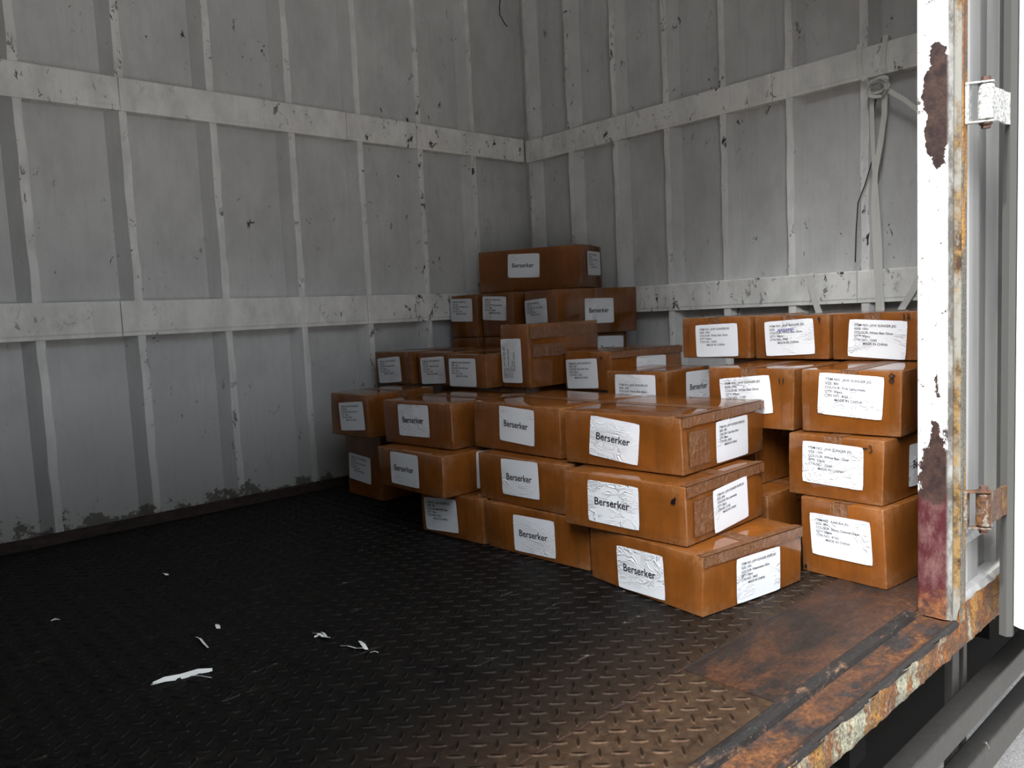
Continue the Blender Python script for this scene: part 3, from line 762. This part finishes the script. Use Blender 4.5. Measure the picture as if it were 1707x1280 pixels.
# key: (label text, {face: printed text}, options)
CART = {
 'F1': ('brown carton on the floor, lowest of the front corner stack, turned slightly outward', {'L': B_, 'R': item(0, '150g', 'Watermelon Glow', '34/65', KNIFE)}, dict(edge=1, ctr='y')),
 'F2': ('brown carton in the middle of the front corner stack, black ink blot beside its corner', {'L': B_, 'R': item(0, '200g', 'Pink Lemonade', '31/65', KNIFE)}, dict(edge=1, patch=1, ctr='y')),
 'F3': ('brown carton on top of the front corner stack, crinkled tape beside its item label', {'L': B_, 'R': item(0, '150g', 'Cola Goat Glow', '33/65', KNIFE)}, dict(edge=1, patch=1, ctr='y')),
 'M1': ('brown carton on the floor directly left of the lowest front corner carton', {'L': B_}, {}),
 'M2': ('brown carton, middle of the second stack from the front, its label badly creased', {'L': B_}, {}),
 'M3': ('brown carton topping the second stack, level with the front corner top carton', {'L': B_}, {}),
 'L1': ('dark brown carton on the floor showing an item label, lowest of the third stack', {'L': item(0, '100g', 'Blue Pilly Glow', '41/65')}, {}),
 'L2': ('brown carton jutting forward in the middle of the third stack', {'L': B_, 'R': item(0, '100g', 'Pink Lemonade', '27/65')}, dict(rotR=1)),
 'L3': ('brown carton on top of the third stack, its taped end in view', {'L': B_}, {}),
 'W1': ('tall brown carton on the floor beside the post, label reading Storm Orange Glow', {'L': item(0, '80g', 'Storm Orange Glow', '47/65', 'KABURA JIG')}, dict(lean=0.05, ctr='x')),
 'W2': ('brown carton marked 3, middle of the stack beside the post', {'L': item(0, '150g', 'White Bait Glow', '23/65'), 'R': B_}, dict(ctr='x')),
 'V': ('brown carton marked with a large 8, beside the peeling post', {'L': item(0, '80g', 'Pink Lemonade', '8/65')}, dict(ctr='x')),
 'U': ('brown carton marked 11, partly behind the front corner stack', {'L': item(0, '100g', 'White Bait Glow', '11/65')}, dict(ctr='x')),
 'Q1': ('dim brown carton at the left end of the upper right back row', {'L': item(0, '100g', 'White Bait Glow', '10/65')}, dict(ctr='x')),
 'Q2': ('brown carton marked 9 with blue ink on its label, middle of the upper right row', {'L': item(0, '         ', 'White Bait Glow', '9/65')}, dict(ctr='x')),
 'Q3': ('brown carton marked 12, right end of the upper row below the hanging strap', {'L': item(0, '100g', 'White Bait Glow', '12/65')}, dict(ctr='x')),
 'S': ('brown carton with a single pen stroke, standing just behind the front corner top carton', {'L': item(0, '100g', 'White Bait Glow', '1/65'), 'R': B_}, dict(ctr='x', low=1)),
 'd': ('brown carton marked M behind the second stack, right of the carton standing on edge', {'L': item(0, '120g', 'Blue Pilly Glow', '21/65'), 'R': B_}, dict(edge=1)),
 'c': ('dark brown carton directly left of the carton standing on edge', {'L': item(0, '120g', 'Blue Pilly Glow', '22/65')}, {}),
 'b': ('dark brown carton in the middle of the three behind the third stack', {'L': item(0, '80g', 'White Bait Glow', '14/65')}, {}),
 'a': ('dark brown carton nearest the back wall in the row of three behind the third stack', {'L': item(0, '80g', 'Pink Lemonade', '15/65')}, {}),
 'T': ('brown carton standing on its edge with its item label turned upright', {'L': item(0, '150g', 'White Bait Glow', '24/65')}, dict(bands=1, rotL=1)),
 'LL3': ('dark brown carton at the far left end of the pile, above the darkest one', {'L': item(0, '80g', 'White Bait Glow', '44/65')}, {}),
 'LL2': ('dark carton on the floor at the far left end of the pile, its label tilted', {'L': item(0, '80g', 'White Bait Glow', '45/65')}, {}),
 'R5c': ('tall brown carton labelled on two sides, right end of the row under the topmost', {'L': item(0, '120g', 'Storm Orange Glow', '49/65', 'KABURA JIG'), 'R': B_}, {}),
 'R5b': ('tall brown carton in the middle of the three under the topmost carton', {'L': item(0, '80g', 'Pink Lemonade', '50/65', 'KABURA JIG')}, {}),
 'R5a': ('tall brown carton at the left end of the three under the topmost carton', {'L': item(0, '100g', 'White Bait Glow', '51/65', 'KABURA JIG')}, {}),
 'TT': ('dark red-brown carton alone on the very top of the pile', {'L': B_, 'R': item(0, '80g', 'White Bait Glow', '53/65', 'KABURA JIG')}, {}),
 'P3': ('shaded brown carton whose label top shows under the tall carton labelled on two sides', {'R': B_}, {}),
 'P2': ('shaded unlabelled carton under the middle tall carton of the back row', {}, {}),
 'P1': ('shaded unlabelled carton under the left tall carton of the back row', {}, {}),
 'G1': ('brown carton on the floor seen through the gap beside the front corner stack', {}, {}),
 'G2': ('shaded brown carton in the gap, on the floor carton and under the carton marked 11', {}, {}),
 'X1': ('large plain carton hidden under the shaded back row near the wall corner', {}, dict(plain=1)),
 'X2': ('large plain carton hidden behind the third stack', {}, dict(plain=1)),
 'X3': ('large plain carton hidden under the carton marked M', {}, dict(plain=1)),
 'X4': ('large plain carton hidden under the carton with a single pen stroke', {}, dict(plain=1)),
 'X5': ('large plain carton hidden behind the stack beside the post', {}, dict(plain=1)),
}
# handwriting: face, distance from near edge, height, glyph size, characters
HAND = {
 'F2': [('L', 0.036, 0.110, 0.017, ['blot']), ('R', 0.358, 0.118, 0.020, ['6'])],
 'F3': [('R', 0.399, 0.131, 0.014, ['2'])], 'F1': [('R', 0.365, 0.118, 0.013, ['4'])],
 'V': [('L', 0.025, 0.149, 0.024, ['8'])], 'U': [('L', 0.038, 0.142, 0.014, ['1', '1'])],
 'W2': [('L', 0.040, 0.143, 0.017, ['-', '3'])], 'Q2': [('L', 0.031, 0.122, 0.016, ['9'])],
 'Q3': [('L', 0.030, 0.125, 0.015, ['1', '2'])], 'd': [('L', 0.048, 0.120, 0.014, ['M'])],
 'S': [('L', 0.024, 0.111, 0.014, ['1'])], 'W1': [('L', 0.222, 0.015, 0.010, ['8'])],
}

def make_carton_obj(k):
    x, y, a, L, W, H, z = BOX[k]
    label, faces, opt = CART[k]
    rnd = random.Random(sum(map(ord, k)) * 7)
    ca, sa = math.cos(a), math.sin(a)
    cx = x + W / 2 * ca - L / 2 * sa; cy = y + W / 2 * sa + L / 2 * ca
    root = thing('carton', label, 'carton', (cx, cy, z + 0.0015 + (0.0012 if z == 0 else 0)), a, G)
    lean = opt.get('lean', 0.0)
    H_ = H - 0.0025
    vs, fs = body_mesh(W - 0.002, L - 0.002, H_, rnd, lean)
    mb = MB(); mb.add(vs, fs); mb.build('carton_body', M_CARTON, root, smooth=True)
    def place_L(u, v, off):   # u: viewer's right, from the far-left edge of the left face; v: height
        return (-W / 2 - off + 0.0005, L / 2 - u + lean * v, v)
    def place_R(u, v, off):
        return (-W / 2 + u, -L / 2 - off + 0.0005 + lean * v, v)
    # tape
    def sheet(mb, u0, u1, v0, v1, place, off, jag=0.0015, n=14):
        t = []; b = []
        for i in range(n + 1):
            u = u0 + (u1 - u0) * i / n
            t.append(place(u + rnd.uniform(-jag, jag) * 0, v1, off)); b.append(place(u, v0 + rnd.uniform(-jag, jag), off))
        mb.add(b + t, [(i, i + 1, n + 2 + i, n + 1 + i) for i in range(n)])
    top = lambda u, v, off: (-W / 2 + u, -L / 2 + v, H_ + off - 0.0004)
    if not opt.get('plain'):
        tp = MB(); o_ = 0.0011
        if opt.get('ctr') == 'x':
            m_ = L / 2
            tp.add([top(0.0, m_ - .024, o_), top(W, m_ - .024, o_), top(W, m_ + .024, o_), top(0.0, m_ + .024, o_)], [(0, 1, 2, 3)])
            sheet(tp, m_ - .024, m_ + .024, H_ - 0.045, H_, place_L, o_)
        else:
            m_ = W / 2
            tp.add([top(m_ - .024, 0.0, o_), top(m_ + .024, 0.0, o_), top(m_ + .024, L, o_), top(m_ - .024, L, o_)], [(0, 1, 2, 3)])
            sheet(tp, m_ - .024, m_ + .024, H_ - 0.045, H_, place_R, o_)
        if opt.get('edge'):
            o_ = 0.0018
            tp.add([top(0.003, -0.0004, o_), top(W - .003, -0.0004, o_), top(W - .003, 0.022, o_), top(.003, 0.022, o_)], [(0, 1, 2, 3)])
            sheet(tp, 0.003, W - 0.003, H_ - 0.026, H_ - 0.0005, place_R, o_)
        if opt.get('patch'):
            sheet(tp, 0.03, 0.13, 0.018, H_ - 0.04, place_R, 0.0014)
        if opt.get('bands'):
            sheet(tp, 0.01, W - 0.01, H_ - 0.055, H_ - 0.012, place_R, 0.0016)
            sheet(tp, 0.02, W * 0.5, H_ - 0.125, H_ - 0.078, place_R, 0.0016)
        tp.build('packing_tape', M_TAPE, root)
    # labels
    for f, txt in faces.items():
        s_, h_, w, hh, rot = LAB[k, f]
        w = 0.166 if f == 'L' and not opt.get('rotL') else 0.168; hh = 0.111
        rotq = 0.0
        if opt.get('rotL'): rotq = math.pi / 2
        if opt.get('rotR') and f == 'R': rotq = math.pi / 2
        h_ = min(max(h_, hh / 2 + 0.004 if not rotq else w / 2 + 0.004), H - (hh if not rotq else w) / 2 - 0.003) if k not in ('S', 'U') else h_
        if f == 'R' and opt.get('rotR'):
            w, s_ = 0.125, 0.195; h_ = 0.069; 
        uc = (L - s_) if f == 'L' else s_
        pl = place_L if f == 'L' else place_R
        wid = L if f == 'L' else W
        # keep the sheet on its face
        ext = (w if not rotq else hh) / 2 + 0.003
        uc = min(max(uc, ext), wid - ext) if wid > 2 * ext else wid / 2
        a_ = rot + rotq; c_, n_ = math.cos(a_), math.sin(a_)
        def P(px, py, off): return pl(uc + px * c_ - py * n_, h_ + px * n_ + py * c_, off)
        sh = MB(); nx = 10; ny = 7; r = 0.004
        pts = []
        for j in range(ny + 1):
            for i in range(nx + 1):
                px = (i / nx - 0.5) * w; py = (j / ny - 0.5) * hh
                if i in (0, nx) and j in (0, ny): px *= 1 - 2 * 0.0015 / w; py *= 1 - 2 * 0.0015 / hh
                pts.append(P(px, py, 0.0022))
        sh.add(pts, [(j * (nx + 1) + i, j * (nx + 1) + i + 1, (j + 1) * (nx + 1) + i + 1, (j + 1) * (nx + 1) + i) for j in range(ny) for i in range(nx)], 0)
        if txt == B_:
            v, fc, tw, x0 = text_polys(txt, 0.030); sc = 0.114 / tw; tx, ty = -0.060, -0.008
        else:
            v, fc, tw, x0 = text_polys(txt, 0.0098, 1.12); sc = min(1.0, 0.128 / tw)
            tx, ty = -0.066, 0.036
            if opt.get('low') : ty = 0.016
            sc = 0.118 / tw if 'KNIFE' not in txt else 0.132 / tw
        sh.add([P(tx + (p[0] - x0) * sc, ty + p[1] * sc, 0.0027) for p in v], fc, 1)
        mats = [M_PAPER, M_INK, M_BLUE]
        if k == 'Q2':
            for q in range(9):
                u0 = -0.038 + q * 0.006
                stroke(sh, [(u0, 0.020), (u0 + 0.004, 0.030), (u0 + 0.006, 0.021), (u0 + 0.009, 0.028)], 0.003, P, 2, 0.0030)
        sh.build('shipping_label', mats, root)
    if k in HAND:
        for f, s_, h_, sz, chars in HAND[k]:
            hm = MB()
            pl = place_L if f == 'L' else place_R
            uc = (L - s_) if f == 'L' else s_
            for ci, ch in enumerate(chars):
                for g in GLYPH[ch]:
                    w_ = sz * 0.8
                    pts = [(uc - len(chars) * w_ / 2 + ci * w_ * 1.05 + p[0] * w_, h_ - sz / 2 + p[1] * sz) for p in g]
                    stroke(hm, pts, 0.0052 if ch == 'blot' else 0.0029, pl, 0, 0.0031)
            hm.build('pen_mark', M_PEN, root)
    return root
for k in CART: make_carton_obj(k)

# ------------------------------------------------------------------ lashing strap and wire on the right wall
RX = XR - 0.014
strap = thing('lashing_strap', 'pale webbing strap knotted round the upper wall rail and hanging down', 'strap', (RX, 1.25, 0.6))
def sp(pts): return [(p[0] - RX, p[1] - 1.25, p[2] - 0.6) for p in pts]
RXX = RX - 0.006
mb = MB()
wd = (0, 1, 0)
mb.band(sp([(XR + 0.02, 1.315, 1.648), (XR - 0.006, 1.316, 1.655), (RX, 1.318, 1.63), (RX - .002, 1.318, 1.58), (RX - .008, 1.305, 1.535), (RX - 0.022, 1.285, 1.515)]), wd, 0.020, 0.002)
mb.band(sp([(XR + 0.02, 1.222, 1.652), (XR - 0.006, 1.223, 1.660), (RX, 1.225, 1.63), (RX - .002, 1.232, 1.57), (RX - .008, 1.225, 1.54), (RX - 0.024, 1.215, 1.520)]), wd, 0.020, 0.002)
mb.build('rail_loop', M_STRAP, strap)
mb = MB()
kc = Vector((RX - 0.022, 1.235, 1.485))
for q in range(6):
    ph = q * 1.1; pts = []; 
    for i in range(15):
        t = i / 14 * math.pi * 1.7 + ph
        pts.append(kc + Vector((-0.006 + 0.014 * math.sin(t * 1.3 + q), 0.034 * math.cos(t), 0.028 * math.sin(t) - 0.004 * q)))
    mb.band(sp(pts), (0.6, 0.3 * math.sin(q), 0.6), 0.016, 0.002)
mb.build('knot', M_STRAP, strap, smooth=False)
mb = MB()
mb.band(sp([(RX - .024, 1.215, 1.46), (RX - .020, 1.218, 1.38), (RX - .014, 1.235, 1.28), (RX - .012, 1.255, 1.18), (RX - .012, 1.262, 1.05), (RX - .010, 1.258, 0.92), (RX - .010, 1.252, 0.80), (RX - .010, 1.248, 0.70), (RX - .008, 1.245, 0.60)]), wd, 0.020, 0.002)
mb.band(sp([(RX - .022, 1.262, 1.46), (RX - .016, 1.264, 1.38), (RX - .012, 1.262, 1.25), (RX - .010, 1.252, 1.10), (RX - .010, 1.240, 0.9), (RX - .008, 1.238, 0.75), (RX - .008, 1.228, 0.60)]), wd, 0.016, 0.002)
mb.build('hanging_tail', M_STRAP, strap)
mb = MB()
mb.band(sp([(RX - .022, 1.205, 1.46), (RX - .018, 1.15, 1.415), (RX - .016, 1.09, 1.355), (RX - .014, 1.02, 1.28), (RX - .012, 0.95, 1.20)]), (0, 0.5, 0.8), 0.016, 0.002)
mb.build('side_tail', M_STRAP, strap)
s2 = thing('wall_cord', 'thin black cord hanging beside the strap down the right wall', 'cord', (RX, 1.3, 0.83))
mb = MB(); q = [(RX - .016, 1.245, 1.46), (RX - .012, 1.27, 1.34), (RX - .010, 1.262, 1.24), (RX - .008, 1.295, 1.14), (RX - .006, 1.322, 1.08), (RX - .006, 1.330, 0.97), (RX - .004, 1.335, 0.86)]
mb.tube([(p[0] - RX, p[1] - 1.3, p[2] - 0.83) for p in q], 0.0022, 6); mb.build('cord_line', M_WIRE, s2)
for lab, pts in (('pale webbing end curving over the lower rail behind the carton marked 9', [(XR - .002, 1.512, 0.832), (RX, 1.515, 0.822), (RX - .002, 1.512, 0.78), (RX, 1.498, 0.72), (RX, 1.475, 0.66), (RX, 1.46, 0.60)]),
                 ('slanting webbing end crossing the lower rail beside the post', [(RX, 1.10, 0.80), (RX - .002, 1.13, 0.74), (RX, 1.155, 0.70), (RX, 1.18, 0.66), (RX, 1.20, 0.60)])):
    mb = MB(); o0 = pts[-1]
    mb.band([(p[0] - o0[0], p[1] - o0[1], p[2] - o0[2]) for p in pts], (0, 1, 0), 0.024, 0.002)
    tag(mb.build('webbing_end', M_STRAP, loc=o0), lab, 'strap')
# wire hanging in the wall corner
mb = MB(); q = [(2.88, YB - .01, 1.66), (2.87, YB - .02, 1.62), (2.88, YB - .02, 2.33), (2.868, YB - .025, 2.30), (2.872, YB - .02, 2.26), (2.90, YB - .02, 2.225), (2.92, YB - .02, 2.21)]
mb.tube([(p[0] - 2.88, p[1] - YB, p[2] - 2.36) for p in [(2.88, YB + .01, 2.36)] + q[2:]], 0.0028, 6)
tag(mb.build('loose_wire', M_WIRE, loc=(2.88, YB, 2.36)), 'short black wire dangling high in the wall corner', 'wire')

# ------------------------------------------------------------------ scraps on the floor
def scrap(label, c, pieces):
    mb = MB()
    for pts, wdt in pieces:
        vs = [(p[0] - c[0], p[1] - c[1], 0.0028 + 0.003 * (i % 2) + 0.001) for i, p in enumerate(pts)]
        n = len(vs)
        mb.band(vs, (-0.6, 0.3, 0.2), [wdt * (0.35 + 0.65 * math.sin(math.pi * (i + 0.4) / n)) for i in range(n)], 0.0008)
    return tag(mb.build('plastic_scrap', M_SCRAP, loc=(c[0], c[1], 0.0)), label, 'scrap', 'white plastic scraps on the floor')
scrap('long frayed white plastic strip, largest scrap on the floor', (0.5469, 1.6707), [([(0.4965, 1.6829), (0.5189, 1.6778), (0.5469, 1.6707), (0.5811, 1.6613), (0.6081, 1.652)], 0.012), ([(0.5649, 1.6587), (0.5776, 1.6362), (0.5913, 1.6167)], 0.006), ([(0.492, 1.68), (0.5016, 1.6732), (0.5142, 1.6749)], 0.003)])
scrap('thin curved white scrap above the long frayed strip', (0.6508, 1.8027), [([(0.6538, 1.861), (0.6537, 1.8351), (0.6508, 1.8027), (0.6457, 1.7689)], 0.006)])
scrap('crumpled forked white scrap, left of the two near the floor middle', (0.8588, 1.6245), [([(0.8532, 1.6624), (0.8573, 1.6471), (0.8588, 1.6245), (0.8619, 1.6054)], 0.012), ([(0.8436, 1.642), (0.8557, 1.6385), (0.8633, 1.6297)], 0.006), ([(0.8693, 1.6545), (0.8659, 1.6372), (0.8617, 1.616)], 0.006)])
scrap('folded white strip scrap, right of the crumpled forked one', (0.8755, 1.5108), [([(0.8596, 1.5482), (0.8662, 1.531), (0.8755, 1.5108), (0.8828, 1.4928)], 0.011), ([(0.9022, 1.5388), (0.8942, 1.5134), (0.8873, 1.4876)], 0.012), ([(0.884, 1.4679), (0.8912, 1.4598), (0.8965, 1.4537)], 0.003)])
scrap('tiny bright white chip deep on the dark floor', (0.7748, 2.4135), [([(0.7753, 2.43), (0.7748, 2.4135), (0.7764, 2.4031)], 0.014)])
scrap('small pale chip above the thin curved scrap', (0.7148, 1.8831), [([(0.7201, 1.8997), (0.7148, 1.8831), (0.7112, 1.8706)], 0.012)])
scrap('tiny pale scrap at the dark left of the floor', (0.4469, 2.2598), [([(0.4383, 2.2639), (0.4469, 2.2598), (0.4567, 2.2545)], 0.004)])


# ------------------------------------------------------------------ underside, guard rails, ground
mb = MB()
mb.box(0.2, 9.0, 0.86, 1.12, -0.56, -0.17); mb.box(-3.0, 9.0, 1.15, 1.30, -0.42, -0.07); mb.box(-3.0, 9.0, 2.2, 2.35, -0.42, -0.07)
for x in (-1.0, -0.2, 0.6, 1.4, 2.2, 3.0): mb.box(x, x + 0.07, 0.64, 3.0, -0.16, -0.04)
mb.box(XL, XR, 0.63, 3.1, -0.045, -0.032)
tag(mb.build('chassis_frame', M_UNDER), 'black chassis frame in shadow under the lorry body', 'chassis')
def beam(label, y0, y1, z0, z1):
    mb = MB(); mb.box(-2.2, 1.4, 0, y1 - y0, 0, z1 - z0)
    return tag(mb.build('guard_rail', M_GUARD, loc=(2.0, y0, z0), bevel=0.004), label, 'guard rail')
beam('upper grey side guard rail below the sill, its paint scraped pale', 0.612, 0.660, -0.305, -0.242)
beam('lower grey side guard rail nearest the asphalt', 0.612, 0.660, -0.47, -0.394)
for lab, x0, x1 in (('wider grey upright joining the two side guard rails', 2.00, 2.045), ('narrow grey upright beside the wider one between the guard rails', 2.075, 2.10)):
    mb = MB(); mb.box(-(x1 - x0) / 2, (x1 - x0) / 2, 0, 0.02, 0, 0.32)
    tag(mb.build('guard_upright', M_GUARD, loc=((x0 + x1) / 2, 0.660, -0.45), bevel=0.002), lab, 'upright')
wheel = thing('rear_wheel', 'black tyre in shadow behind the side guard rails', 'wheel', (4.1, 1.5, -1.05))
mb = MB(); R_ = 0.40; n = 48; sec = []
for (yy, rr) in ((-0.12, 0.24), (-0.13, 0.30), (-0.12, 0.37), (-0.09, 0.40), (0.09, 0.40), (0.12, 0.37), (0.13, 0.30), (0.12, 0.24)):
    sec.append((yy, rr))
vs = []
for k in range(n):
    t = 2 * math.pi * k / n
    for i, (yy, rr) in enumerate(sec):
        r2 = rr - (0.008 if (k % 2 and i in (3, 4)) else 0.0)
        vs.append((r2 * math.cos(t), yy, R_ + r2 * math.sin(t)))
m_ = len(sec)
mb.add(vs, [(k * m_ + i, k * m_ + i + 1, ((k + 1) % n) * m_ + i + 1, ((k + 1) % n) * m_ + i) for k in range(n) for i in range(m_ - 1)])
mb.build('tyre', M_RUBBER, wheel, smooth=False)
mb = MB(); mb.tube([(0, -0.07, R_), (0, -0.05, R_), (0, 0.05, R_)], [0.10, 0.245, 0.245], 32); mb.build('wheel_rim', M_GUARD, wheel)
mb = MB(); mb.box(-30, 30, -30, 30, -1.1, -1.05); o = struct(mb.build('ground', M_ASPHALT))
